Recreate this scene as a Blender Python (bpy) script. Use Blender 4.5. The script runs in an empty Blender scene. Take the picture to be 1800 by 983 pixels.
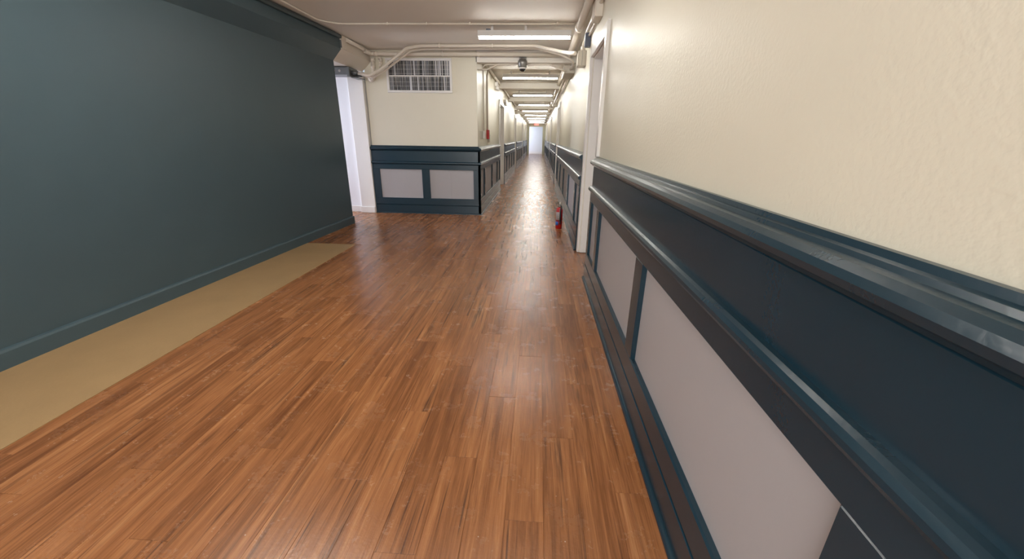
import bpy, math, random
from mathutils import Vector, Matrix
random.seed(7)
scene = bpy.context.scene
C = scene.collection

# ------------------------------------------------------------------ camera
F_PX, PITCH, YAW, ROLL, CAM_H = 684.47, 0.348867, 0.059952, 0.014773, 1.40
_cy, _sy, _cp, _sp = math.cos(YAW), math.sin(YAW), math.cos(PITCH), math.sin(PITCH)
fwd = Vector((-_sy * _cp, _cy * _cp, -_sp)); right = Vector((_cy, _sy, 0)); up = right.cross(fwd)
r2 = right * math.cos(ROLL) + up * math.sin(ROLL); u2 = up * math.cos(ROLL) - right * math.sin(ROLL)
cam_d = bpy.data.cameras.new('camera'); cam = bpy.data.objects.new('camera', cam_d); C.objects.link(cam)
cam_d.sensor_fit = 'HORIZONTAL'; cam_d.sensor_width = 36.0; cam_d.lens = F_PX / 1800 * 36.0
cam_d.clip_start = 0.02; cam_d.clip_end = 200
m = Matrix((r2, u2, -fwd)).transposed().to_4x4(); m.translation = (0, 0, CAM_H)
cam.matrix_world = m
scene.camera = cam

# ------------------------------------------------------------------ world, light, exposure
LAMP = 62.0            # emission of the LED lenses in the corridor
LAMP_NEAR = 55.0       # the batten over the crossing
LAMP_LOBBY = 36.0      # the lobby battens; also sets the added side row
SIDE_DAYLIGHT = 92     # W, window at the end of the side passage
BACK_FILL = 90  # W, added fill light at the made-up window behind the viewer
END_DAYLIGHT = 95     # W, window of the cross hall at the far end
world = bpy.data.worlds.new('world'); scene.world = world; world.use_nodes = True
world.node_tree.nodes['Background'].inputs[0].default_value = (0.75, 0.86, 1.0, 1)
world.node_tree.nodes['Background'].inputs[1].default_value = 0.6
scene.view_settings.view_transform = 'Standard'; scene.view_settings.look = 'None'
scene.view_settings.exposure = 0.35; scene.view_settings.gamma = 1.0
scene.view_settings.use_curve_mapping = False

def area(name, loc, rot, sx, sy, power, col):
    l = bpy.data.lights.new(name, 'AREA'); l.shape = 'RECTANGLE'; l.size = sx; l.size_y = sy
    l.energy = power; l.color = col
    o = bpy.data.objects.new(name, l); C.objects.link(o); o.location = loc; o.rotation_euler = rot
    return o
area('daylight_side_window', (-6.75, 6.92, 1.45), (0, math.radians(-90), 0), 1.7, 0.75, SIDE_DAYLIGHT, (0.80, 0.86, 1.0))
area('daylight_entrance_window', (-1.4, -2.93, 1.5), (math.radians(90), 0, 0), 2.9, 1.7, BACK_FILL, (0.98, 0.97, 0.96))  # fill added to brighten the lobby ceiling and near walls
area('daylight_hall_window', (-3.2, 38.6, 1.5), (0, math.radians(-90), 0), 1.9, 1.4, END_DAYLIGHT, (0.68, 0.80, 1.0))

# ------------------------------------------------------------------ colours and materials
def srgb(r, g, b):
    f = lambda c: (c / 255 / 12.92) if c / 255 <= 0.04045 else ((c / 255 + 0.055) / 1.055) ** 2.4
    return (f(r), f(g), f(b), 1)
def new_mat(name):
    mt = bpy.data.materials.new(name); mt.use_nodes = True
    nt = mt.node_tree; return mt, nt, nt.nodes['Principled BSDF']
def paint(name, col, rough, bump=0.0, bscale=120, var=0.03, metal=0.0, spec=0.5, wave=0.0, coat=0.0):
    mt, nt, b = new_mat(name); N, L = nt.nodes, nt.links
    tc = N.new('ShaderNodeTexCoord')
    n = N.new('ShaderNodeTexNoise'); n.inputs['Scale'].default_value = 3.5; n.inputs['Detail'].default_value = 4
    L.new(tc.outputs['Object'], n.inputs['Vector'])
    mx = N.new('ShaderNodeMix'); mx.data_type = 'RGBA'
    mx.inputs[6].default_value = tuple(max(0, c * (1 - var)) for c in col[:3]) + (1,)
    mx.inputs[7].default_value = tuple(min(1, c * (1 + var)) for c in col[:3]) + (1,)
    L.new(n.outputs['Fac'], mx.inputs[0]); L.new(mx.outputs[2], b.inputs['Base Color'])
    b.inputs['Roughness'].default_value = rough; b.inputs['Metallic'].default_value = metal
    b.inputs['Specular IOR Level'].default_value = spec
    if coat:
        b.inputs['Coat Weight'].default_value = coat; b.inputs['Coat Roughness'].default_value = rough * 0.6
    if bump:
        n2 = N.new('ShaderNodeTexNoise'); n2.inputs['Scale'].default_value = bscale; n2.inputs['Detail'].default_value = 2
        L.new(tc.outputs['Object'], n2.inputs['Vector'])
        bp = N.new('ShaderNodeBump'); bp.inputs['Strength'].default_value = bump; bp.inputs['Distance'].default_value = 0.004
        L.new(n2.outputs['Fac'], bp.inputs['Height'])
        if wave:
            n3 = N.new('ShaderNodeTexNoise'); n3.inputs['Scale'].default_value = 2.2; n3.inputs['Detail'].default_value = 1
            L.new(tc.outputs['Object'], n3.inputs['Vector'])
            b3 = N.new('ShaderNodeBump'); b3.inputs['Strength'].default_value = wave; b3.inputs['Distance'].default_value = 0.05
            L.new(n3.outputs['Fac'], b3.inputs['Height']); L.new(b3.outputs[0], bp.inputs['Normal'])
        L.new(bp.outputs[0], b.inputs['Normal'])
    return mt
def emit(name, col, s):
    mt, nt, b = new_mat(name)
    b.inputs['Base Color'].default_value = (0.8, 0.8, 0.8, 1)
    b.inputs['Emission Color'].default_value = col; b.inputs['Emission Strength'].default_value = s
    return mt

M = {}
M['wall'] = paint('cream_wall_paint', srgb(228, 222, 204), 0.41, 0.34, 75, 0.02, wave=0.10)
M['ceil'] = paint('ceiling_paint', srgb(240, 235, 226), 0.6, 0.12, 60, 0.03)
M['white'] = paint('white_trim_paint', srgb(232, 229, 226), 0.32, 0.08, 70, 0.015)
M['daywhite'] = paint('white_side_wall_paint', srgb(233, 233, 236), 0.45, 0.1, 70, 0.015)
M['endwall'] = paint('pale_green_cream_paint', srgb(214, 214, 190), 0.45, 0.1, 70, 0.02)
M['teal'] = paint('slate_blue_gloss_paint', srgb(25, 51, 64), 0.25, 0.10, 60, 0.06, spec=0.5)
M['darkwall'] = paint('dark_slate_wall_paint', srgb(68, 87, 95), 0.42, 0.10, 80, 0.05)
M['panel'] = paint('grey_panel_paint', srgb(172, 169, 172), 0.42, 0.06, 60, 0.02)
M['pipe'] = paint('painted_pipe', srgb(222, 213, 200), 0.30, 0.05, 60, 0.02)
M['beige_box'] = paint('painted_box', srgb(198, 190, 176), 0.42, 0.05, 60, 0.02)
M['steel'] = paint('galvanised_steel', srgb(112, 116, 118), 0.38, 0.05, 30, 0.12, metal=0.6)
M['blue_grey'] = paint('blue_grey_plastic', srgb(92, 100, 116), 0.4)
M['fixture'] = paint('white_enamel', srgb(228, 226, 224), 0.4)
LEDC = (1.0, 0.975, 0.91, 1)
M['lens'] = emit('led_lens', LEDC, LAMP)
M['lens_near'] = emit('led_lens_crossing', LEDC, LAMP_NEAR)
M['lens_lobby'] = emit('led_lens_lobby', LEDC, LAMP_LOBBY)
M['lens_lobby_side'] = emit('led_lens_lobby_side', LEDC, LAMP_LOBBY * 3.2)  # stronger lens for the added row of lobby battens
M['black'] = paint('black_rubber', srgb(24, 24, 26), 0.45)
M['red'] = paint('red_enamel', srgb(176, 18, 22), 0.25, coat=0.3)
M['label'] = paint('paper_label', srgb(168, 160, 156), 0.5)
M['tag'] = paint('white_plastic_tag', srgb(235, 230, 222), 0.4)
M['bronze'] = paint('dark_valve_metal', srgb(74, 68, 62), 0.35, metal=0.6)
M['ink'] = paint('label_print', srgb(120, 112, 110), 0.5)
M['blue'] = paint('blue_label', srgb(24, 84, 160), 0.4)
M['chrome'] = paint('brushed_metal', srgb(168, 166, 162), 0.28, metal=0.9)
M['camgrey'] = paint('camera_metal', srgb(128, 126, 122), 0.35, metal=0.5)
M['smoke'] = paint('smoked_dome', srgb(28, 27, 27), 0.12)
M['strip_dark'] = paint('dark_filter_strip', srgb(52, 52, 56), 0.35)
M['strip_mid'] = paint('grey_filter_strip', srgb(112, 112, 118), 0.3)
M['strip_light'] = paint('pale_filter_strip', srgb(202, 202, 208), 0.3)
M['exit_red'] = emit('exit_red', (1.0, 0.035, 0.02, 1), 2.6)
M['exit_face'] = emit('exit_face', (1.0, 0.16, 0.12, 1), 0.9)

def glass_mat():
    mt, nt, b = new_mat('window_glass')
    b.inputs['Base Color'].default_value = (0.95, 0.97, 1, 1); b.inputs['Roughness'].default_value = 0.02
    b.inputs['Transmission Weight'].default_value = 1.0; b.inputs['IOR'].default_value = 1.02
    return mt
M['glass'] = glass_mat()

PW, PL = 0.152, 1.22
def wood(name, base):
    """wood-look vinyl plank. base=False: one plank per object; base=True: plank cells from position."""
    mt, nt, b = new_mat(name); N, L = nt.nodes, nt.links
    def math_(op, a, c=None):
        n = N.new('ShaderNodeMath'); n.operation = op
        for i, v in enumerate((a, c)):
            if v is None: continue
            if isinstance(v, (int, float)): n.inputs[i].default_value = v
            else: L.new(v, n.inputs[i])
        return n.outputs[0]
    tc = N.new('ShaderNodeTexCoord'); sep = N.new('ShaderNodeSeparateXYZ'); L.new(tc.outputs['Object'], sep.inputs[0])
    if base:
        row = math_('FLOOR', math_('DIVIDE', sep.outputs[0], PW))
        off = math_('FRACT', math_('MULTIPLY', row, 0.377))
        cell = math_('FLOOR', math_('ADD', math_('DIVIDE', sep.outputs[1], PL), off))
        cb = N.new('ShaderNodeCombineXYZ'); L.new(row, cb.inputs[0]); L.new(cell, cb.inputs[1])
        wn = N.new('ShaderNodeTexWhiteNoise'); L.new(cb.outputs[0], wn.inputs['Vector']); rnd = wn.outputs['Value']
    else:
        oi = N.new('ShaderNodeObjectInfo'); rnd = oi.outputs['Random']
    shift = math_('MULTIPLY', rnd, 57.0)
    def stretched(sx, sy, detail, rough=0.6, dist=0.0):
        cb = N.new('ShaderNodeCombineXYZ')
        L.new(math_('ADD', math_('MULTIPLY', sep.outputs[0], sx), shift), cb.inputs[0])
        L.new(math_('ADD', math_('MULTIPLY', sep.outputs[1], sy), shift), cb.inputs[1])
        L.new(shift, cb.inputs[2])
        n = N.new('ShaderNodeTexNoise'); n.inputs['Scale'].default_value = 1.0; n.inputs['Detail'].default_value = detail
        n.inputs['Roughness'].default_value = rough; n.inputs['Distortion'].default_value = dist
        L.new(cb.outputs[0], n.inputs['Vector']); return n.outputs['Fac']
    grain = stretched(40, 1.6, 8, 0.68, 0.9)
    broad = stretched(9, 0.6, 4, 0.55, 1.0)
    fine = stretched(230, 9, 2, 0.5)
    streak = stretched(17, 0.7, 5, 0.62, 0.8)
    crack = stretched(95, 1.5, 2, 0.5, 0.2)
    ramp = N.new('ShaderNodeValToRGB'); e = ramp.color_ramp.elements
    e[0].position = 0.30; e[0].color = srgb(92, 52, 28)
    e[1].position = 0.70; e[1].color = srgb(198, 142, 96)
    x = ramp.color_ramp.elements.new(0.44); x.color = srgb(130, 82, 48)
    x = ramp.color_ramp.elements.new(0.55); x.color = srgb(162, 107, 66)
    s = math_('ADD', math_('ADD', math_('MULTIPLY', grain, 0.46), math_('MULTIPLY', broad, 0.42)), math_('MULTIPLY', fine, 0.12))
    s = math_('ADD', s, math_('MULTIPLY', math_('SUBTRACT', rnd, 0.5), 0.045))
    L.new(s, ramp.inputs[0])
    # dark mineral streaks and hairline cracks
    def mask(v, lo, hi, mx_):
        sr = N.new('ShaderNodeValToRGB'); sr.color_ramp.elements[0].position = lo; sr.color_ramp.elements[1].position = hi
        sr.color_ramp.elements[0].color = (0, 0, 0, 1); sr.color_ramp.elements[1].color = (mx_, mx_, mx_, 1)
        L.new(v, sr.inputs[0]); return sr.outputs[0]
    dk = math_('MAXIMUM', mask(streak, 0.57, 0.72, 0.85), mask(crack, 0.655, 0.72, 0.75))
    mx = N.new('ShaderNodeMix'); mx.data_type = 'RGBA'; mx.inputs[7].default_value = srgb(66, 42, 30)
    L.new(dk, mx.inputs[0]); L.new(ramp.outputs[0], mx.inputs[6])
    # pale scuffs and paint specks, in world space
    geo = N.new('ShaderNodeNewGeometry')
    n4 = N.new('ShaderNodeTexNoise'); n4.inputs['Scale'].default_value = 5; n4.inputs['Detail'].default_value = 6; n4.inputs['Roughness'].default_value = 0.7
    L.new(geo.outputs['Position'], n4.inputs['Vector'])
    sc = N.new('ShaderNodeValToRGB'); sc.color_ramp.elements[0].position = 0.50; sc.color_ramp.elements[1].position = 0.95
    sc.color_ramp.elements[0].color = (0, 0, 0, 1); sc.color_ramp.elements[1].color = (0.22, 0.22, 0.22, 1)
    L.new(n4.outputs['Fac'], sc.inputs[0])
    mx2 = N.new('ShaderNodeMix'); mx2.data_type = 'RGBA'; mx2.inputs[7].default_value = srgb(176, 132, 104)
    L.new(sc.outputs[0], mx2.inputs[0]); L.new(mx.outputs[2], mx2.inputs[6])
    vo = N.new('ShaderNodeTexVoronoi'); vo.inputs['Scale'].default_value = 9; L.new(geo.outputs['Position'], vo.inputs['Vector'])
    spk = math_('LESS_THAN', vo.outputs['Distance'], 0.022)
    mx3 = N.new('ShaderNodeMix'); mx3.data_type = 'RGBA'; mx3.inputs[7].default_value = srgb(214, 196, 178)
    L.new(math_('MULTIPLY', spk, 0.7), mx3.inputs[0]); L.new(mx2.outputs[2], mx3.inputs[6])
    L.new(mx3.outputs[2], b.inputs['Base Color'])
    b.inputs['Roughness'].default_value = 0.36
    rr = N.new('ShaderNodeMapRange'); rr.inputs[3].default_value = 0.21; rr.inputs[4].default_value = 0.32
    L.new(n4.outputs['Fac'], rr.inputs[0]); L.new(rr.outputs[0], b.inputs['Roughness'])
    n5 = N.new('ShaderNodeTexNoise'); n5.inputs['Scale'].default_value = 26; n5.inputs['Detail'].default_value = 3
    L.new(geo.outputs['Position'], n5.inputs['Vector'])
    n6 = N.new('ShaderNodeTexNoise'); n6.inputs['Scale'].default_value = 70; n6.inputs['Detail'].default_value = 3; n6.inputs['Roughness'].default_value = 0.6
    L.new(geo.outputs['Position'], n6.inputs['Vector'])
    h = math_('ADD', math_('MULTIPLY', fine, 0.35), math_('ADD', math_('MULTIPLY', n5.outputs['Fac'], 0.55), math_('MULTIPLY', n6.outputs['Fac'], 0.5)))
    bp = N.new('ShaderNodeBump'); bp.inputs['Strength'].default_value = 0.22; bp.inputs['Distance'].default_value = 0.004
    L.new(h, bp.inputs['Height']); L.new(bp.outputs[0], b.inputs['Normal'])
    return mt
M['plank'] = wood('vinyl_plank', False)
M['plank_far'] = wood('vinyl_plank_floor', True)
M['tan'] = paint('tan_vinyl', srgb(168, 138, 98), 0.4, 0.15, 40, 0.12)

# ------------------------------------------------------------------ mesh helpers
class MB:
    def __init__(s): s.v = []; s.f = []; s.sm = []
    def add(s, vs, fs, smooth=False):
        n = len(s.v); s.v += [tuple(v) for v in vs]
        for f in fs: s.f.append(tuple(i + n for i in f)); s.sm.append(smooth)
        return s
    def box(s, x0, x1, y0, y1, z0, z1):
        x0, x1 = sorted((x0, x1)); y0, y1 = sorted((y0, y1)); z0, z1 = sorted((z0, z1))
        vs = [(x, y, z) for z in (z0, z1) for y in (y0, y1) for x in (x0, x1)]
        return s.add(vs, [(0, 2, 3, 1), (4, 5, 7, 6), (0, 1, 5, 4), (2, 6, 7, 3), (0, 4, 6, 2), (1, 3, 7, 5)])
    def cbox(s, x0, x1, y0, y1, z0, z1, c=0.003):
        x0, x1 = sorted((x0, x1)); y0, y1 = sorted((y0, y1)); z0, z1 = sorted((z0, z1))
        c = min(c, (x1 - x0) * .45, (y1 - y0) * .45, (z1 - z0) * .45)
        lo, hi = (x0, y0, z0), (x1, y1, z1); vs = []; idx = {}
        for sx in (0, 1):
            for sy in (0, 1):
                for sz in (0, 1):
                    sg = (sx, sy, sz)
                    for ax in range(3):
                        p = []
                        for k in range(3):
                            base = hi[k] if sg[k] else lo[k]; inn = -c if sg[k] else c
                            p.append(base if k == ax else base + inn)
                        idx[(sg, ax)] = len(vs); vs.append(tuple(p))
        fs = []
        def ori(f):
            a, b, d = (Vector(vs[f[i]]) for i in range(3)); n = (b - a).cross(d - a)
            cen = sum((Vector(vs[i]) for i in f), Vector()) / len(f) - Vector(((x0 + x1) / 2, (y0 + y1) / 2, (z0 + z1) / 2))
            fs.append(tuple(f) if n.dot(cen) > 0 else tuple(reversed(f)))
        for ax in range(3):
            o1, o2 = [k for k in range(3) if k != ax]
            for sd in (0, 1):
                q = []
                for a, b in ((0, 0), (1, 0), (1, 1), (0, 1)):
                    sg = [0, 0, 0]; sg[ax] = sd; sg[o1] = a; sg[o2] = b; q.append(idx[(tuple(sg), ax)])
                ori(q)
            for a in (0, 1):
                for b in (0, 1):
                    s0 = [0, 0, 0]; s0[o1] = a; s0[o2] = b; s1 = list(s0); s1[ax] = 1
                    s0, s1 = tuple(s0), tuple(s1)
                    ori([idx[(s0, o1)], idx[(s1, o1)], idx[(s1, o2)], idx[(s0, o2)]])
        for a in (0, 1):
            for b in (0, 1):
                for d in (0, 1): ori([idx[((a, b, d), k)] for k in range(3)])
        return s.add(vs, fs)
    def loft(s, rings, cap=True, smooth=True, closed=True):
        n = len(rings[0]); base = len(s.v)
        for r in rings: s.v += [tuple(p) for p in r]
        for i in range(len(rings) - 1):
            for j in range(n if closed else n - 1):
                a = base + i * n + j; b = base + i * n + (j + 1) % n
                s.f.append((a, b, b + n, a + n)); s.sm.append(smooth)
        if cap:
            s.f.append(tuple(base + j for j in reversed(range(n)))); s.sm.append(False)
            e = base + (len(rings) - 1) * n
            s.f.append(tuple(e + j for j in range(n))); s.sm.append(False)
        return s
    def tube(s, pts, r, seg=10, bend=0.0, bn=5):
        P = fillet([Vector(p) for p in pts], bend, bn) if bend else [Vector(p) for p in pts]
        rings = []; prev = None
        for i, p in enumerate(P):
            if i == 0: t = P[1] - P[0]
            elif i == len(P) - 1: t = P[-1] - P[-2]
            else: t = (P[i + 1] - p).normalized() + (p - P[i - 1]).normalized()
            t.normalize()
            if prev is None:
                a = Vector((0, 0, 1)) if abs(t.z) < 0.9 else Vector((1, 0, 0)); nrm = (a - t * a.dot(t)).normalized()
            else: nrm = (prev - t * prev.dot(t)).normalized()
            prev = nrm; bi = t.cross(nrm)
            rings.append([p + (nrm * math.cos(2 * math.pi * k / seg) + bi * math.sin(2 * math.pi * k / seg)) * r for k in range(seg)])
        return s.loft(rings)
    def lathe(s, cx, cy, prof, seg=20, axis='z', cz=0):
        rings = []
        for r, h in prof:
            rg = []
            for k in range(seg):
                a = 2 * math.pi * k / seg; c, d = r * math.cos(a), r * math.sin(a)
                rg.append((cx + c, cy + d, cz + h) if axis == 'z' else ((cx + h, cy + c, cz + d) if axis == 'x' else (cx + d, cy + h, cz + c)))
            rings.append(rg)
        return s.loft(rings)
    def build(s, name, mat, parent=None, origin=None):
        o0 = Vector(parent.location) if parent and origin is None else Vector(origin or (0, 0, 0))
        if parent and parent.parent: o0 = o0 + Vector(parent.parent.location)
        me = bpy.data.meshes.new(name)
        me.from_pydata([tuple(Vector(v) - o0) for v in s.v], [], s.f)
        me.polygons.foreach_set('use_smooth', s.sm); me.materials.append(mat if not isinstance(mat, str) else M[mat]); me.update()
        o = bpy.data.objects.new(name, me); C.objects.link(o)
        if parent: o.parent = parent
        else: o.location = o0
        return o
def fillet(P, rad, n):
    out = [P[0]]
    for i in range(1, len(P) - 1):
        a, b, c = P[i - 1], P[i], P[i + 1]
        u = (a - b).normalized(); v = (c - b).normalized()
        ang = u.angle(v)
        if ang > math.pi - 0.02: out.append(b); continue
        d = min(rad / math.tan(ang / 2), (a - b).length * .48, (c - b).length * .48)
        p0, p1 = b + u * d, b + v * d
        for k in range(n + 1):
            t = k / n; out.append(p0 * (1 - t) ** 2 + b * 2 * t * (1 - t) + p1 * t * t)
    out.append(P[-1]); return out
def B(name, mat, parent, *a, c=0.003): return MB().cbox(*a, c=c).build(name, mat, parent)
def tag(o, label, cat, group=None, kind=None):
    o['label'] = label; o['category'] = cat
    if group: o['group'] = group
    if kind: o['kind'] = kind
    return o
def thing(name, loc, label, cat, group=None, kind=None):
    o = bpy.data.objects.new(name, None); C.objects.link(o); o.location = loc; o.empty_display_size = 0.1
    return tag(o, label, cat, group, kind)
def S(name, mb, mat, label, cat, parent=None, origin=None):
    o = mb.build(name, mat, parent, origin); tag(o, label, cat, kind='structure'); return o

# ------------------------------------------------------------------ the shell
WR, WL, YE, CZ = 0.575, -1.105, 7.445, 2.78       # right wall, left corridor wall, end wall of the lobby, ceiling
YB, YEND, T = -3.0, 37.6, 0.15
XD, YD = -3.08, 6.384                              # free corner of the dark wall
BEAM = 2.60
LY0, LSTEP = 5.889, 3.694                          # ceiling lights
R_OPEN = [(3.98, 4.98), (12.0, 12.95), (20.0, 21.0), (29.0, 30.0)]
L_OPEN = [(11.45, 12.70), (18.55, 19.55), (26.9, 27.9), (33.0, 34.0)]
OPEN_H = 2.26

# floor slab: lowered where separate planks lie, level with them beyond
PLANK_END = 14.6
fl = MB().box(-7, WR + .3, YB - .2, PLANK_END, -0.12, -0.004).box(-1.5, WR + .3, PLANK_END, YEND + .3, -0.12, 0).box(-3.4, 3.2, YEND + .3, 39.6, -.12, 0)
floor = S('floor', fl, 'plank_far', 'brown wood-look vinyl plank floor running down the corridor', 'floor')
cache = {}
def plank(w, l):
    k = (round(w, 3), round(l, 3))
    if k not in cache:
        me = MB().cbox(-w / 2 + .0004, w / 2 - .0004, -l / 2 + .0005, l / 2 - .0005, -.0042, 0, c=.0005)
        mesh = bpy.data.meshes.new('plank'); mesh.from_pydata(me.v, [], me.f); mesh.materials.append(M['plank']); mesh.update(); cache[k] = mesh
    return cache[k]
TANX, TANY = -2.385, 5.02
def put_plank(xc, y0, y1, w):
    l = y1 - y0
    if l < 0.05: return
    o = bpy.data.objects.new('plank', plank(w, l)); C.objects.link(o); o.parent = floor; o.location = (xc, (y0 + y1) / 2, 0)
x = 0.526; i = 0
while x > -4.4:
    w = PW; xc = x - PW / 2
    if xc > WL + .07: lo, hi = 0.30, PLANK_END
    elif xc > TANX: lo, hi = 0.60, YE - 0.045
    elif xc > XD - .02: lo, hi = TANY, YE - 0.045
    else: lo, hi = YD + .0, YE - 0.02
    y = lo - ((i * 0.377 + 0.21) % 1.0) * PL
    while y < hi:
        put_plank(xc, max(y, lo), min(y + PL, hi), w); y += PL
    x -= PW; i += 1
tanm = MB().box(-3.6, TANX - .07, 0.4, TANY, -.004, .0005)
tan = S('floor_inset', tanm, 'tan', 'tan vinyl sheet patch in the floor along the dark wall', 'floor patch')

# ceiling with its down-stand beams
ce = MB().box(-7, WR + .3, YB - .2, YE + .15, CZ, CZ + .12).box(WL - .3, WR + .3, YE + .15, YEND + .2, CZ, CZ + .12).box(-3.4, 3.2, YEND + .2, 39.6, CZ, CZ + .12)
ceiling = S('ceiling', ce, 'ceil', 'flat painted concrete ceiling in shadowed cream', 'ceiling')
for k in range(9):
    yb = YE + 3.694 * k
    if yb < YEND - .5: B('beam', 'ceil', ceiling, WL - .02, WR + .02, yb, yb + .16, BEAM, CZ + .01, c=.006)

def wall_long(name, x0, x1, ys, ye, opens, mat, label):
    mb = MB(); y = ys
    for a, b in opens:
        mb.box(x0, x1, y, a, 0, CZ); mb.box(x0, x1, a, b, OPEN_H, CZ); y = b
    mb.box(x0, x1, y, ye, 0, CZ)
    return S(name, mb, mat, label, 'wall')
wall_long('wall_right', WR, WR + T, YB, YEND, R_OPEN, 'wall', 'long glossy cream wall on the right of the corridor')
wall_long('wall_left', WL - T, WL, YE + .12, YEND, L_OPEN, 'wall', 'glossy cream wall on the left side of the corridor')
S('wall_end', MB().box(-3.08, WL, YE, YE + .12, 0, CZ), 'wall', 'cream wall facing the lobby with a grille high up', 'wall')
S('wall_back', MB().box(-5, -2.9, YB - .15, YB, 0, CZ).box(.1, WR + T, YB - .15, YB, 0, CZ).box(-2.9, .1, YB - .15, YB, 0, .6).box(-2.9, .1, YB - .15, YB, 2.4, CZ), 'wall', 'cream wall with a wide window behind the viewer', 'wall')
w3 = thing('window_3', (-1.4, YB - .1, 1.5), 'wide daylit window in the wall behind the viewer', 'window', kind='structure')  # made-up window, unseen, framing the added fill light
for a in ((-2.9, -2.82, .6, 2.4), (.02, .1, .6, 2.4), (-2.82, .02, .6, .68), (-2.82, .02, 2.32, 2.4), (-1.44, -1.36, .68, 2.32)):
    B('window_frame', 'white', w3, a[0], a[1], YB - .12, YB - .04, a[2], a[3])
for a in ((-2.82, -1.44), (-1.36, .02)): MB().box(a[0], a[1], YB - .085, YB - .08, .68, 2.32).build('pane', 'glass', w3)
# end of corridor
DX0, DX1, DH = -0.885, 0.31, 2.37
S('wall_far', MB().box(WL - T, DX0, YEND, YEND + .15, 0, CZ).box(DX1, WR + T, YEND, YEND + .15, 0, CZ).box(DX0, DX1, YEND, YEND + .15, DH, CZ),
  'endwall', 'pale green cream wall around the bright opening at the far end', 'wall')
S('wall_hall', MB().box(-3.4, 3.2, 39.45, 39.6, 0, CZ).box(3.05, 3.2, YEND + .15, 39.45, 0, CZ).box(-3.4, WL - T, YEND + .0, YEND + .15, 0, CZ).box(WR + T, 3.2, YEND, YEND + .15, 0, CZ),
  'daywhite', 'white daylit wall beyond the far doorway', 'wall')
S('baseboard_hall', MB().cbox(-3.3, 3.05, 39.43, 39.45, 0, .20, c=.004), 'white', 'tall white baseboard seen through the far doorway', 'baseboard')
w2 = thing('window_2', (-3.4, 38.55, 1.5), 'daylit window at the side of the far cross hall', 'window', kind='structure')
for a in ((37.75, 37.85, .4, 2.6), (39.3, 39.45, .4, 2.6), (37.75, 39.45, .4, .5), (37.75, 39.45, 2.5, 2.6)):
    B('window_frame', 'white', w2, -3.4, -3.32, *a)
MB().box(-3.37, -3.36, 37.85, 39.3, .5, 2.5).build('pane', 'glass', w2)
S('wall_hall_window', MB().box(-3.45, -3.3, YEND + .15, 39.45, 0, .4).box(-3.45, -3.3, YEND + .15, 39.45, 2.6, CZ), 'daywhite', 'white wall below the far cross hall window', 'wall')
jt = thing('trim_far', (0, YEND, 0), 'pale green cream casing around the far corridor opening', 'casing', kind='structure')
for a in ((DX0 - .09, DX0, 0, DH + .09), (DX1, DX1 + .09, 0, DH + .09), (DX0, DX1, DH, DH + .09)):
    B('casing', 'endwall', jt, a[0], a[1], YEND - .02, YEND, a[2], a[3])

# dark wall on the left: slightly skewed, with a stepped soffit above
ROTD = math.radians(-2.3)
def dpt(dx, dy, z):   # local: dx out of the wall into the lobby, dy along (<0 towards viewer)
    return (XD + dx * math.cos(ROTD) - dy * math.sin(ROTD), YD + dx * math.sin(ROTD) + dy * math.cos(ROTD), z)
def dext(prof, y0, y1, smooth=False):
    mb = MB(); mb.loft([[dpt(d, y0, z) for d, z in prof], [dpt(d, y1, z) for d, z in prof]], smooth=smooth); return mb
def fixn(o):
    import bmesh
    bm = bmesh.new(); bm.from_mesh(o.data); bmesh.ops.recalc_face_normals(bm, faces=bm.faces); bm.to_mesh(o.data); bm.free(); return o
fixn(S('wall_dark', dext([(-.16, 0), (-.02, 0), (-.02, 2.45), (.125, 2.60), (.125, CZ), (-.16, CZ)], -9.3, 0), 'darkwall',
  'dark slate painted wall with a chamfered soffit on the left', 'wall', origin=(XD, YD, 0)))
fixn(S('baseboard_dark', dext([(-.02, 0), (.004, 0), (.004, .105), (-.004, .12), (-.02, .125)], -9.3, .003), 'darkwall',
  'dark slate baseboard along the foot of the dark wall', 'baseboard', origin=(XD, YD, 0)))
cs = MB(); prof = [(-3.4, 2.45), (-3.12, 2.45), (-2.955, 2.60), (-2.955, CZ), (-3.4, CZ)]
cs.loft([[(a, YD - .0, z) for a, z in prof], [(a, YE, z) for a, z in prof]], smooth=False)
fixn(S('ceiling_soffit', cs, 'pipe', 'cream chamfered soffit above the side passage opening', 'soffit'))
# side passage
S('wall_side', MB().box(-7, -3.375, YE - .01, YE + .14, 0, 2.46).box(-7, XD - .16, YD - .15, YD - .0, 0, 2.46), 'daywhite', 'white wall of the side passage lit by daylight', 'wall')
S('ceiling_side', MB().box(-7, -3.4, YD - .15, YE + .1, 2.45, 2.55), 'ceil', 'low ceiling of the side passage behind the dark wall', 'ceiling')
S('trim_pilaster', MB().cbox(-3.375, -3.10, YE - .085, YE + .1, 0, 2.45, c=.006), 'white', 'white pilaster beside the grey panelled wall', 'pilaster')
S('baseboard_side', MB().cbox(-6.9, -3.38, YE - .035, YE - .01, 0, .12, c=.005), 'white', 'white baseboard in the side passage', 'baseboard')
S('baseboard_pilaster', MB().cbox(-3.39, -3.108, YE - .105, YE - .085, 0, .115, c=.005), 'white', 'short white baseboard at the foot of the pilaster', 'baseboard')
w1 = thing('window_1', (-6.9, 6.9, 1.4), 'daylit window at the end of the side passage', 'window', kind='structure')
for a in ((6.38, 6.48, .4, 2.4), (7.34, 7.44, .4, 2.4), (6.38, 7.44, .4, .5), (6.38, 7.44, 2.3, 2.4), (6.38, 7.44, 1.38, 1.42)):
    B('window_frame', 'white', w1, -6.95, -6.88, *a)
MB().box(-6.925, -6.915, 6.45, 7.40, .45, 2.35).build('pane', 'glass', w1)
S('wall_side_window', MB().box(-7, -6.88, YD, YE, 0, .4).box(-7, -6.88, YD, YE, 2.4, 2.46), 'daywhite', 'white wall below the side passage window', 'wall')

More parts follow.
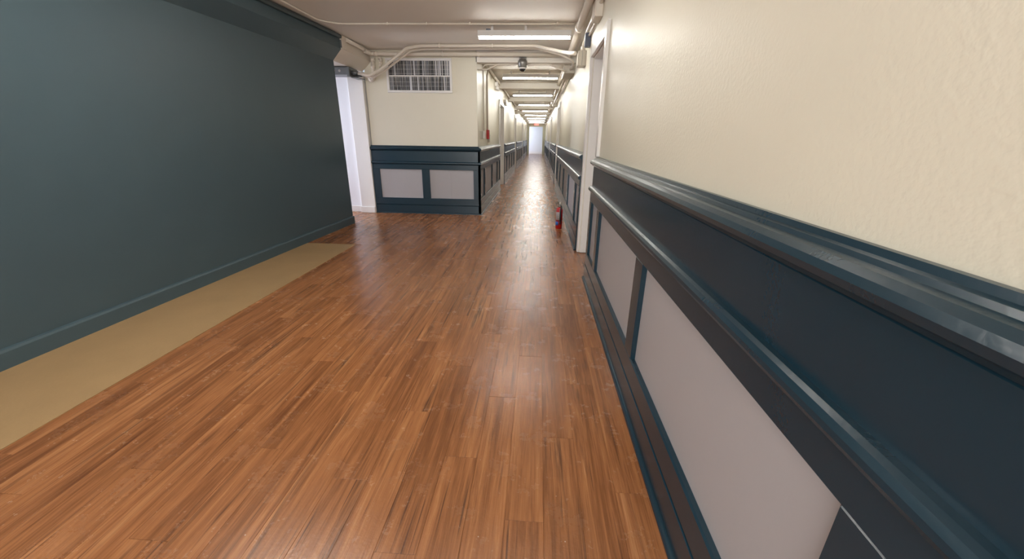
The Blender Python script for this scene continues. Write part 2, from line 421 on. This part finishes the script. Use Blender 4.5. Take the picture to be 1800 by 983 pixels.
# ------------------------------------------------------------------ wainscot
CAP = [(0, 1.240), (.014, 1.240), (.018, 1.228), (.030, 1.226), (.034, 1.217), (.052, 1.214), (.066, 1.204), (.072, 1.190), (.067, 1.175), (.053, 1.166), (.044, 1.156), (.032, 1.150), (.028, 1.146), (0, 1.146)]
LEDGE = [(.0, .966), (.050, .966), (.061, .960), (.068, .948), (.069, .936), (.063, .924), (.052, .916), (.0, .914)]
SHOE = [(0, 0), (.066, 0), (.065, .008), (.061, .016), (.054, .021), (.045, .022), (0, .022)]
tn = [0]
def wainscot(side, u0, u1, stiles, label, mit0=0, mit1=0, cracks=()):
    """side: R (x=WR, out -x), L (x=WL, out +x), E (y=YE, out -y); stiles: (u_lo, u_hi) of the uprights"""
    tn[0] += 1
    if side == 'R': mp = lambda u, d, z: (WR - d, u, z)
    elif side == 'L': mp = lambda u, d, z: (WL + d, u, z)
    else: mp = lambda u, d, z: (u, YE - d, z)
    um = (u0 + u1) / 2; e = thing('trim_%d' % tn[0], mp(um, 0, 0), label, 'wainscot', kind='structure')
    def bx(name, mat, ua, ub, d0, d1, z0, z1, c=.003):
        a, b = mp(ua, d0, z0), mp(ub, d1, z1)
        return B(name, mat, e, a[0], b[0], a[1], b[1], z0, z1, c=c)
    def mould(name, prof, mat='teal'):
        mb = MB(); mb.loft([[mp(u0 - mit0 * d, d, z) for d, z in prof], [mp(u1 + mit1 * d, d, z) for d, z in prof]], smooth=False)
        return fixn(mb.build(name, mat, e))
    m0, m1 = (mit0 * .045, mit1 * .045)
    bx('frieze_board', 'teal', u0 - mit0 * .034, u1 + mit1 * .034, 0, .034, .96, 1.15)
    mould('cap_moulding', CAP); mould('ledge_moulding', LEDGE)
    bx('top_rail', 'teal', u0 - m0, u1 + m1, 0, .045, .822, .915, .005)
    bx('bottom_rail', 'teal', u0 - m0, u1 + m1, 0, .045, .162, .292, .007)
    bx('base_board', 'teal', u0 - mit0 * .048, u1 + mit1 * .048, 0, .048, 0, .160)
    mould('shoe_moulding', SHOE)
    for n, (a, b) in enumerate(stiles):
        aa = a - m0 if abs(a - u0) < 1e-6 else a; bb = b + m1 if abs(b - u1) < 1e-6 else b
        bx('stile', 'teal', aa, bb, 0, .045, .288, .826, .004)
    for n in range(len(stiles) - 1):
        a, b = stiles[n][1] - .006, stiles[n + 1][0] + .006
        cut = [c for c in cracks if a < c < b]
        if cut:
            bx('panel', 'panel', a, cut[0] - .0008, 0, .020, .286, .828, .0005); bx('panel', 'panel', cut[0] + .0008, b, 0, .0206, .286, .828, .0005)
        else: bx('panel', 'panel', a, b, 0, .020, .286, .828, .001)
    return e
def st(centres, u0, u1, w=.14, e0=.10, e1=.10): return [(u0, u0 + e0)] + [(c - w / 2, c + w / 2) for c in centres] + [(u1 - e1, u1)]
wainscot('E', -3.105, WL, st([-2.09], -3.105, WL, .145, .14, .085), 'slate blue wainscot with two grey panels below the grille', 0, 1, cracks=(-1.62,))
wainscot('R', -2.98, 3.98, [(-2.98, -2.9), (-2.55, -2.41), (-1.08, -.94), (.385, .527), (1.857, 2.0), (3.33, 3.46), (3.86, 3.98)], 'slate blue wainscot with long grey panels, nearest on the right')
R_SEG = [(5.065, 11.9, [5.72, 7.13, 8.54, 9.95, 11.3]), (13.05, 19.9, [13.8, 15.2, 16.6, 18.0, 19.2]), (21.1, 28.9, [22.3, 23.7, 25.1, 26.5, 27.9]), (30.1, 37.55, [31.3, 32.7, 34.1, 35.5])]
RL = ['slate blue wainscot right behind the red fire extinguisher', 'slate blue wainscot on the right wall past the second door', 'slate blue wainscot on the right wall past the third door', 'slate blue wainscot on the right wall nearest the far end']
for (a, b, c), l in zip(R_SEG, RL): wainscot('R', a, b, st(c, a, b, .14, .09, .09), l)
L_SEG = [(YE, 11.35, [8.08, 9.42, 10.62]), (12.80, 18.45, [13.9, 15.2, 16.5, 17.6]), (19.65, 26.8, [20.9, 22.2, 23.5, 24.8, 26]), (28.0, 32.9, [29.2, 30.5, 31.8]), (34.1, 37.55, [35.2, 36.4])]
LL = ['slate blue wainscot wrapping the corner under the red alarm', 'slate blue wainscot on the left wall past the first door', 'slate blue wainscot on the left wall past the second door', 'slate blue wainscot on the left wall past the third door', 'slate blue wainscot on the left wall nearest the far end']
for n, ((a, b, c), l) in enumerate(zip(L_SEG, LL)): wainscot('L', a, b, st(c, a, b, .12, .09, .09), l, mit0=1 if n == 0 else 0)

# ------------------------------------------------------------------ doors of the corridor
dn = [0]
def door(side, a, b, label, near_on_wainscot=False, hinge=False):
    dn[0] += 1
    sg, xw = (1, WR) if side == 'R' else (-1, WL)
    e = thing('door_%d' % dn[0], (xw, (a + b) / 2, 0), label, 'door', kind='structure')
    X = lambda d: xw + sg * d        # d>0 into the wall
    z0 = 1.242 if near_on_wainscot else 0
    B('casing', 'white', e, X(-.030), X(.004), a - .09, a + .004, z0, OPEN_H + .10, c=.006)
    B('casing', 'white', e, X(-.030), X(.004), b - .004, b + .085, 0, OPEN_H + .10, c=.006)
    B('casing', 'white', e, X(-.028), X(.004), a + .004, b - .004, OPEN_H - .005, OPEN_H + .10, c=.006)
    j = B('jamb', 'white', e, X(.008), X(T + .02), b - .022, b, 0, OPEN_H, c=.005)
    B('jamb', 'white', e, X(.008), X(T + .02), a, a + .022, 0, OPEN_H, c=.005)
    B('head_jamb', 'white', e, X(.008), X(T + .02), a + .022, b - .022, OPEN_H - .022, OPEN_H, c=.005)
    lf = B('door_leaf', 'white', e, X(T - .04), X(T), a + .024, b - .024, .008, OPEN_H - .026, c=.003)
    if hinge: B('hinge', 'steel', e, X(.105), X(.128), b - .028, b - .020, 1.43, 1.52, c=.001)
    h = MB().lathe(X(T - .04 - .0), a + .10, [(.026, 0), (.026, -sg * .008), (.012, -sg * .012), (.012, -sg * .03), (.026, -sg * .038), (.03, -sg * .05), (.022, -sg * .062), (.004, -sg * .066)], 14, 'x', .98)
    k = h.build('handle', 'chrome', lf, origin=e.location); fixn(k)
    return e
door('R', *R_OPEN[0], 'white framed doorway between the two nearest right wainscot runs', True, True)
for o, l in zip(R_OPEN[1:], ['white framed doorway second along the right wall', 'white framed doorway third along the right wall', 'white framed doorway farthest along the right wall']): door('R', *o, l)
for o, l in zip(L_OPEN, ['white framed doorway nearest on the left corridor wall', 'white framed doorway second along the left wall', 'white framed doorway third along the left wall', 'white framed doorway farthest along the left wall']): door('L', *o, l)

# ------------------------------------------------------------------ ceiling lights
LL_ = ['LED batten light above the lobby behind the viewer', 'LED batten light over the lobby just out of view above', 'large nearest LED batten light above the crossing conduits',
       'LED batten light just behind the dome camera'] + ['%s LED batten light along the corridor ceiling' % w for w in ('third', 'fourth', 'fifth', 'sixth', 'seventh', 'eighth')] + ['farthest LED batten light before the exit sign']
LX = -0.24
def ceiling_light(y, label, first, LX=LX, lens='lens'):
    e = thing('ceiling_light', (LX, y, 2.60), label, 'light', 'LED batten lights along the ceiling')
    h = .61
    fixn(MB().loft([[(LX + s, y + a, z) for a, z in ((-.046, 2.650), (.046, 2.650), (.040, 2.718), (-.040, 2.718))] for s in (-h, h)], smooth=False).build('housing', 'fixture', e))
    pr = [(-.021, 2.652)] + [(-.022 * math.cos(t), 2.640 - .017 * math.sin(t)) for t in [math.pi * k / 8 for k in range(9)]] + [(.021, 2.652)]
    fixn(MB().loft([[(LX + s, y + a, z) for a, z in pr] for s in (-h + .012, h - .012)]).build('lens', lens, e))
    for s in (-1, 1):
        fixn(MB().loft([[(LX + s * (h - .012) + q, y + a * 1.04, z - .0005) for a, z in pr] for q in (0, s * .012)]).build('end_cap', 'fixture', e))
    for xx in (-.42, .02 if first else .42):
        B('hanger', 'fixture', e, LX + xx - .015, LX + xx + .015, y - .012, y + .012, 2.713, CZ)
    if first: B('connector', 'blue_grey', e, LX - .50, LX - .44, y - .04, y - .005, 2.712, 2.735)
for k in range(-2, 9): ceiling_light(LY0 + LSTEP * k, LL_[k + 2], k == 0, lens='lens_lobby' if k < 0 else ('lens_near' if k == 0 else 'lens'))
for k, l in ((-2, 'LED batten light over the tan floor patch, farther back'), (-1, 'LED batten light over the tan floor patch')):  # second row added out of view to brighten the near lobby
    ceiling_light(LY0 + LSTEP * k, l, False, -2.0, 'lens_lobby_side')

# ------------------------------------------------------------------ pipes and conduits
def clamp(parent, x, y, z, r, axis, mat='pipe'):
    t = .010
    if axis == 'x': B('clamp', mat, parent, x - t, x + t, y - r - .004, y + r + .004, z - r - .004, CZ, c=.002)
    else: B('clamp', mat, parent, x - r - .004, x + r + .004, y - t, y + t, z - r - .004, CZ, c=.002)
def pipe(name, pts, r, label, cat='pipe', mat='pipe', bend=0.0, seg=12, clamps=(), collars=(), group=None):
    e = thing(name, pts[0], label, cat, group)
    fixn(MB().tube(pts, r, seg, bend).build('tube', mat, e))
    for c in clamps: clamp(e, *c, r, 'x')
    for p, d, rr, l in collars:
        p, d = Vector(p), Vector(d).normalized()
        fixn(MB().tube([p - d * l / 2, p + d * l / 2], rr, 14).build('collar', mat, e))
    return e
# two conduits that swoop from the steel trough and cross the lobby ceiling
pipe('conduit', [(-2.985, 6.95, 2.356), (-2.80, 6.95, 2.325), (-2.62, 6.95, 2.405), (-2.15, 6.95, 2.715), (-1.93, 6.95, 2.750), (-.10, 6.95, 2.752), (.262, 6.40, 2.575), (.36, 6.1, 2.50), (.44, 5.88, 2.456)], .024,
     'thick upper cream conduit swooping from steel trough across the lobby ceiling', 'conduit', bend=.14,
     clamps=[(-1.62, 6.95, 2.752), (-.78, 6.95, 2.752)])
pipe('conduit', [(-2.985, 7.10, 2.343), (-2.80, 7.10, 2.316), (-2.63, 7.10, 2.395), (-2.14, 7.10, 2.706), (-1.95, 7.10, 2.737), (-.11, 7.10, 2.750), (.30, 7.10, 2.660), (.50, 7.10, 2.575), (.515, 7.25, 2.54), (.50, 7.62, 2.53)], .018,
     'thinner lower cream conduit running just behind the upper swooping one', 'conduit', bend=.10,
     clamps=[(-1.50, 7.10, 2.75), (-.75, 7.10, 2.75)])
pipe('ceiling_pipe', [(-2.90, 7.10, 2.708), (-2.90, 7.33, 2.708), (.50, 7.33, 2.698)], .032, 'large straight cream pipe along the top of the grille wall', bend=.05,
     clamps=[(-1.66, 7.33, 2.705)], collars=[((-2.80, 7.33, 2.708), (1, 0, 0), .038, .05)])
pipe('thin_conduit', [(-2.86, -2.5, 2.762), (-2.83, 5.55, 2.762), (-2.66, 5.73, 2.762), (.39, 5.74, 2.762)], .011, 'thin conduit turning off the dark wall across the ceiling', 'conduit', bend=.16,
     clamps=[(-2.0, 5.732, 2.762), (-1.49, 5.735, 2.762), (-.93, 5.737, 2.762), (.18, 5.74, 2.762)])
# pipe along the top of the dark wall, painted dark, then cream past the corner
pipe('wall_pipe', [dpt(.16, -9.0, 2.745), dpt(.16, -.06, 2.745)], .026, 'dark slate painted pipe along the top of the dark wall', mat='darkwall')
pipe('soffit_pipe', [(-2.925, 6.505, 2.742), (-2.915, 7.02, 2.735), (-2.90, 7.08, 2.72)], .028, 'cream pipe along the top of the chamfered soffit')
pb = thing('pipe_bracket', (-2.93, 6.40, 2.65), 'cream bracket plate on the corner of the chamfered soffit', 'bracket')
B('plate', 'pipe', pb, -2.955, -2.925, 6.36, 6.50, 2.60, 2.775); B('grey_edge', 'steel', pb, -2.955, -2.93, 6.350, 6.360, 2.61, 2.71, c=.002)
# drain pipes in the corner
def drain(name, pts, r, label, cols):
    return pipe(name, pts, r, label, bend=.05, collars=cols)
drain('drain_pipe', [(-2.895, 7.395, 2.66), (-2.90, 7.395, 2.34), (-2.96, 7.395, 2.30), (-2.985, 7.395, 2.36)], .030, 'white drain pipe with couplings in the corner by the soffit',
      [((-2.895, 7.395, 2.63), (0, 0, 1), .038, .06), ((-2.90, 7.395, 2.52), (0, 0, 1), .037, .05), ((-2.90, 7.395, 2.40), (0, 0, 1), .037, .05)])
drain('drain_elbow', [(-2.80, 7.44, 2.655), (-2.78, 7.395, 2.665), (-2.755, 7.395, 2.655), (-2.752, 7.395, 2.60), (-2.765, 7.395, 2.545), (-2.80, 7.44, 2.53)], .020, 'small hooked white pipe elbow beside the grille corner',
      [((-2.753, 7.395, 2.62), (0, 0, 1), .026, .03), ((-2.757, 7.395, 2.575), (0, 0, 1), .026, .03)])
# steel trough over the passage
g = thing('cable_trough', (-3.5, 7.0, 2.32), 'galvanised steel cable trough with round knockouts over the side passage', 'cable trough')
B('body', 'steel', g, -4.1, -3.13, 6.86, 7.16, 2.325, 2.432, c=.004)
for xx in (-3.55, -3.34, -3.23 - .02):
    fixn(MB().lathe(xx, 6.862, [(.020, 0), (.020, -.006), (.016, -.008)], 12, 'y', 2.382).build('knockout', 'chrome', g))
B('end_plate', 'steel', g, -3.13, -3.09, 6.85, 7.17, 2.30, 2.438, c=.003)
for yy, zz, r in ((6.95, 2.362, .03), (7.10, 2.348, .025)):
    fixn(MB().tube([(-3.09, yy, zz + .005), (-2.99, yy, zz - .003)], r, 12).build('connector', 'steel', g))
B('bracket', 'steel', g, -3.09, -2.965, 6.90, 7.16, 2.285, 2.297, c=.002)
for s in (-3.9, -3.45): B('hanger', 'steel', g, s - .02, s + .02, 6.98, 7.02, 2.43, 2.452, c=.001)
# main pipe and conduits of the right wall
pipe('wall_pipe', [(.455, -2.8, 2.70), (.455, 37.4, 2.70)], .042, 'thick cream pipe along the ceiling above the right wall',
     collars=[((.455, 5.62, 2.70), (0, 1, 0), .055, .10), ((.455, 9.3, 2.70), (0, 1, 0), .05, .08), ((.455, 13.3, 2.70), (0, 1, 0), .05, .08)])
pipe('wall_conduit', [(.545, -2.8, 2.645), (.545, 5.45, 2.64), (.535, 5.80, 2.56), (.525, 5.84, 2.46)], .020, 'cream conduit along the right wall top dropping into a junction box', 'conduit', bend=.12,
     collars=[((.545, 4.55, 2.64), (0, 1, 0), .028, .06), ((.53, 5.82, 2.50), (0, .05, -1), .028, .05)])
pipe('wall_conduit', [(.553, 4.72, 2.60), (.553, 4.80, 2.555), (.553, 5.38, 2.55)], .013, 'short thin conduit above the nearest right doorway', 'conduit', bend=.05)
pipe('wall_conduit', [(.535, 8.42, 2.53), (.535, 37.4, 2.53)], .022, 'cream conduit under the thick pipe down the right wall', 'conduit')
pipe('wall_conduit', [(.455, 8.42, 2.50), (.455, 14.35, 2.50)], .016, 'thin cream conduit between two boxes on the right wall', 'conduit')
pipe('wall_pipe', [(-1.055, 7.30, 2.70), (-1.055, 37.4, 2.70)], .028, 'cream pipe along the ceiling above the left corridor wall',
     collars=[((-1.055, 7.95, 2.70), (0, 1, 0), .037, .08), ((-1.055, 11.6, 2.70), (0, 1, 0), .037, .08)])
# conduits under the first beam to the camera
pipe('camera_conduit', [(-1.10, 7.52, 2.50), (-.95, 7.52, 2.50), (-.74, 7.52, 2.585), (-.40, 7.52, 2.586)], .013, 'bent conduit from the left wall to the dome camera', 'conduit', bend=.12)
pipe('camera_conduit', [(-1.02, 7.56, 2.54), (-.97, 7.56, 2.586), (-.42, 7.56, 2.587)], .010, 'second thinner conduit on the beam left of the dome camera', 'conduit', bend=.06)
pipe('camera_conduit', [(-.23, 7.52, 2.575), (-.14, 7.52, 2.587), (.13, 7.52, 2.587), (.37, 7.56, 2.50), (.42, 7.60, 2.50)], .013, 'bent conduit from the dome camera to the right wall box', 'conduit', bend=.10)
ordn = ['second', 'third', 'fourth', 'fifth']
for k, w in enumerate(ordn):
    yb = YE + 3.694 * (k + 1) - .03
    pipe('beam_conduit', [(-1.05, yb, 2.752), (.44, yb, 2.752)], .020, 'straight cream conduit along the top of the %s ceiling beam' % w, 'conduit', seg=8)
# vertical conduits and devices on the left corridor wall
pipe('wall_conduit', [(-1.06, 8.20, 2.70), (-1.092, 8.20, 2.58), (-1.092, 8.20, 1.52)], .011, 'thin vertical conduit nearest the corner on the left corridor wall', 'conduit', bend=.06, seg=8)
pipe('wall_conduit', [(-1.06, 8.76, 2.70), (-1.09, 8.76, 2.58), (-1.09, 8.76, 1.55)], .016, 'vertical conduit leading down to the red fire alarm', 'conduit', bend=.06, seg=8)
al = thing('fire_alarm_pull', (WL, 8.76, 1.37), 'red fire alarm pull station on the left corridor wall', 'fire alarm')
B('body', 'red', al, WL, WL + .055, 8.69, 8.83, 1.37, 1.55, c=.006); B('pull_bar', 'label', al, WL + .055, WL + .068, 8.715, 8.805, 1.43, 1.455, c=.003)
ob = thing('outlet_box', (WL, 8.92, 1.335), 'small cream box just beyond the red fire alarm', 'electrical box')
B('body', 'beige_box', ob, WL, WL + .04, 8.87, 8.97, 1.30, 1.43, c=.004); B('cover', 'beige_box', ob, WL + .04, WL + .046, 8.875, 8.965, 1.305, 1.425, c=.002)
bp_ = thing('blank_plate', (WL, 8.1, 1.37), 'flat beige cover plate between the corner and the red alarm', 'cover plate')
B('plate', 'beige_box', bp_, WL, WL + .006, 7.70, 8.08, 1.375, 1.515, c=.002)
sw = thing('light_switch', (WL, 8.2, 1.37), 'white switch box below the thin vertical conduit', 'light switch')
B('box', 'white', sw, WL, WL + .035, 8.15, 8.25, 1.38, 1.52, c=.004); B('rocker', 'white', sw, WL + .035, WL + .041, 8.18, 8.22, 1.41, 1.49, c=.003)
# emergency lights
def emergency(y, z, label):
    e = thing('emergency_light', (WL, y, z), label, 'emergency light', 'emergency lights on the left wall')
    B('body', 'white', e, WL, WL + .07, y - .12, y + .12, z, z + .10, c=.01)
    for s in (-1, 1):
        fixn(MB().lathe(WL + .05, y + s * .08, [(.02, .0), (.04, -.02), (.045, -.06), (.04, -.075), (.005, -.08)], 14, 'z', z + .005).build('lamp_head', 'white', e))
emergency(10.45, 2.56, 'white twin emergency light before the nearest left doorway')
emergency(13.1, 2.40, 'white twin emergency light just past the nearest left doorway')
# boxes
def jbox(loc, dims, mat, label, lid='x-', screws=True):
    x0, x1, y0, y1, z0, z1 = dims
    e = thing('junction_box', ((x0 + x1) / 2, (y0 + y1) / 2, z0), label, 'electrical box')
    B('body', mat, e, *dims, c=.004)
    if lid == 'x-': B('cover', mat, e, x0 - .008, x0, y0 + .004, y1 - .004, z0 + .004, z1 - .004, c=.002)
    elif lid == 'x+': B('cover', mat, e, x1, x1 + .008, y0 + .004, y1 - .004, z0 + .004, z1 - .004, c=.002)
    return e
b1 = jbox(None, (.475, WR, 5.76, 5.96, 2.297, 2.472), 'beige_box', 'grey cream junction box with flanged cover above the fire extinguisher wall')
B('seam', 'steel', b1, .520, .523, 5.757, 5.761, 2.300, 2.470, c=.0005)
jbox(None, (.405, WR, 7.63, 8.43, 2.472, 2.596), 'beige_box', 'long cream cable box under the first ceiling beam on the right')
jbox(None, (.505, WR, 4.46, 4.72, 2.52, 2.70), 'pipe', 'cream box on the wall above the nearest right doorway')
jbox(None, (.515, WR, 5.37, 5.46, 2.44, 2.585), 'blue_grey', 'small blue-grey box beside the cream junction box')
jbox(None, (.43, WR, 14.4, 14.75, 2.42, 2.585), 'beige_box', 'cream box on the right wall halfway down the corridor')
jbox(None, (WL, WL + .13, 18.9, 19.1, 2.42, 2.585), 'beige_box', 'grey cream box above the second left doorway', lid='x+')

# ------------------------------------------------------------------ return-air grille
vx0, vx1, vz0, vz1 = -2.69, -1.535, 2.122, 2.662
v = thing('air_grille', ((vx0 + vx1) / 2, YE, vz0), 'white framed air grille with wire mesh and pleated filter', 'air grille')
fw = .040
for a in ((vx0, vx1, vz0, vz0 + fw), (vx0, vx1, vz1 - fw, vz1)): B('frame', 'white', v, a[0], a[1], YE - .022, YE, a[2], a[3], c=.005)
for a in ((vx0, vx0 + fw), (vx1 - fw, vx1)): B('frame', 'white', v, a[0], a[1], YE - .022, YE, vz0 + fw, vz1 - fw, c=.005)
zm = (vz0 + vz1) / 2 - .005
B('mullion', 'white', v, vx0 + fw, vx1 - fw, YE - .02, YE - .008, zm - .010, zm + .010, c=.003)
ix0, ix1, iz0, iz1 = vx0 + fw, vx1 - fw, vz0 + fw, vz1 - fw
nw = 16
for k in range(1, nw):
    xx = ix0 + (ix1 - ix0) * k / nw; MB().box(xx - .0012, xx + .0012, YE - .012, YE - .0085, iz0, iz1).build('wire', 'white', v)
for k in range(1, 7):
    zz = iz0 + (iz1 - iz0) * k / 7; MB().box(ix0, ix1, YE - .0155, YE - .012, zz - .0011, zz + .0011).build('wire', 'white', v)
rg = random.Random(5); xx = ix0
while xx < ix1 - .004:
    w = rg.choice([.010, .014, .020, .026]); w = min(w, ix1 - xx)
    for (za, zb) in ((iz0, zm - .01), (zm + .01, iz1)):
        mk = rg.choices(['strip_dark', 'strip_mid', 'strip_light'], [.52, .34, .14])[0]
        sl = rg.uniform(-.006, .006); dd = rg.uniform(.001, .005)
        p = [(xx, YE - .001), (xx + w, YE - .001), (xx + w * .5, YE - .0035 - dd)]
        mb = MB().loft([[(a + q, b, z) for a, b in p] for z, q in ((za, 0), (zb, sl))], smooth=False)
        fixn(mb.build('filter_pleat', mk, v))
    xx += w

# ------------------------------------------------------------------ dome camera
cx_, cy_ = -.318, 7.36
dc = thing('security_camera', (cx_, cy_, 2.46), 'grey metal dome camera hanging from the first ceiling beam', 'security camera')
B('mount_plate', 'camgrey', dc, cx_ - .06, cx_ + .06, YE - .012, YE, 2.60, 2.72, c=.004)
B('mount_arm', 'camgrey', dc, cx_ - .03, cx_ + .03, cy_ - .02, YE - .01, 2.625, 2.655, c=.004)
fixn(MB().lathe(cx_, cy_, [(.045, 2.645), (.060, 2.635), (.060, 2.615), (.078, 2.612), (.078, 2.580), (.074, 2.565), (.070, 2.525), (.055, 2.505)], 28).build('housing', 'camgrey', dc))
fixn(MB().lathe(cx_, cy_, [(.060, 2.512), (.062, 2.500), (.052, 2.490)], 28).build('trim_ring', 'white', dc))
fixn(MB().lathe(cx_, cy_, [(.052, 2.500), (.050, 2.485), (.042, 2.468), (.026, 2.456), (.004, 2.452)], 28).build('dome', 'smoke', dc))

# ------------------------------------------------------------------ fire extinguisher
ex, ey = .376, 6.40
fe = thing('fire_extinguisher', (ex, ey, 0), 'red fire extinguisher standing on the floor by the right wall', 'fire extinguisher')
R_ = .054
fixn(MB().lathe(ex, ey, [(R_ - .006, 0), (R_, .006), (R_, .300), (R_ - .003, .318), (R_ - .014, .336), (.024, .348), (.018, .352)], 28).build('cylinder', 'red', fe))
def wrap(name, mat, a0, a1, z0, z1, par, rr=R_ + .0008):
    n = 10; rings = []
    for k in range(n + 1):
        a = math.radians(a0 + (a1 - a0) * k / n); c, s = math.cos(a), math.sin(a)
        rings.append([(ex + c * (rr - .003), ey + s * (rr - .003), z0), (ex + c * rr, ey + s * rr, z0), (ex + c * rr, ey + s * rr, z1), (ex + c * (rr - .003), ey + s * (rr - .003), z1)])
    return fixn(MB().loft(rings, smooth=True).build(name, mat, par))
lb = wrap('paper_label', 'label', 203, 300, .150, .275, fe)
for k in range(5): 
    o = wrap('print_line', 'ink', 208, 262 - (k % 2) * 12, .165 + k * .02, .171 + k * .02, fe, R_ + .0014)
wrap('blue_label', 'blue', 185, 258, .060, .120, fe)
wrap('hose_band', 'black', 180, 360, .132, .142, fe, R_ + .002)
fixn(MB().lathe(ex, ey, [(.020, .350), (.022, .356), (.022, .372), (.016, .378), (.016, .395), (.020, .398), (.020, .406)], 14).build('valve', 'bronze', fe))
fixn(MB().tube([(ex + .02, ey - .005, .398), (ex - .02, ey - .008, .402), (ex - .062, ey - .012, .412)], .008, 8).build('carry_handle', 'bronze', fe))
fixn(MB().tube([(ex + .015, ey, .415), (ex - .02, ey, .428), (ex - .058, ey - .01, .430)], .007, 8).build('squeeze_lever', 'bronze', fe))
B('safety_tag', 'tag', fe, ex - .009, ex + .011, ey - .030, ey - .022, .395, .440, c=.003)
fixn(MB().lathe(ex + .0, ey - .022, [(.014, 0), (.014, -.008), (.010, -.010)], 12, 'y', .372).build('pressure_gauge', 'chrome', fe))
fixn(MB().tube([(ex + .020, ey - .008, .376), (ex + .032, ey - .03, .362), (ex + .012, ey - .066, .320), (ex + .012, ey - .067, .20), (ex + .014, ey - .066, .130)], .012, 10, .03).build('hose', 'black', fe))
fixn(MB().lathe(ex + .014, ey - .066, [(.009, .132), (.012, .125), (.012, .09), (.006, .078)], 10).build('nozzle', 'black', fe))

# ------------------------------------------------------------------ exit sign
es = thing('exit_sign', (-.27, YEND, 2.50), 'red glowing exit sign above the far opening', 'exit sign')
B('housing', 'white', es, -.48, -.06, YEND - .05, YEND, 2.47, 2.72, c=.006)
B('face', 'exit_face', es, -.47, -.07, YEND - .054, YEND - .049, 2.48, 2.71, c=.002)
cu = bpy.data.curves.new('exit_letters', 'FONT'); cu.body = 'EXIT'; cu.size = .20; cu.extrude = .004; cu.align_x = 'CENTER'; cu.align_y = 'CENTER'
to = bpy.data.objects.new('tmp', cu); C.objects.link(to)
bpy.context.view_layer.update()
me = bpy.data.meshes.new_from_object(to.evaluated_get(bpy.context.evaluated_depsgraph_get()))
C.objects.unlink(to); bpy.data.objects.remove(to)
me.name = 'letters'; me.materials.clear(); me.materials.append(M['exit_red'])
lt = bpy.data.objects.new('letters', me); C.objects.link(lt); lt.parent = es
lt.rotation_euler = (math.radians(90), 0, 0); lt.location = (0, -.058, .095); lt.scale = (.86, 1.15, 1)
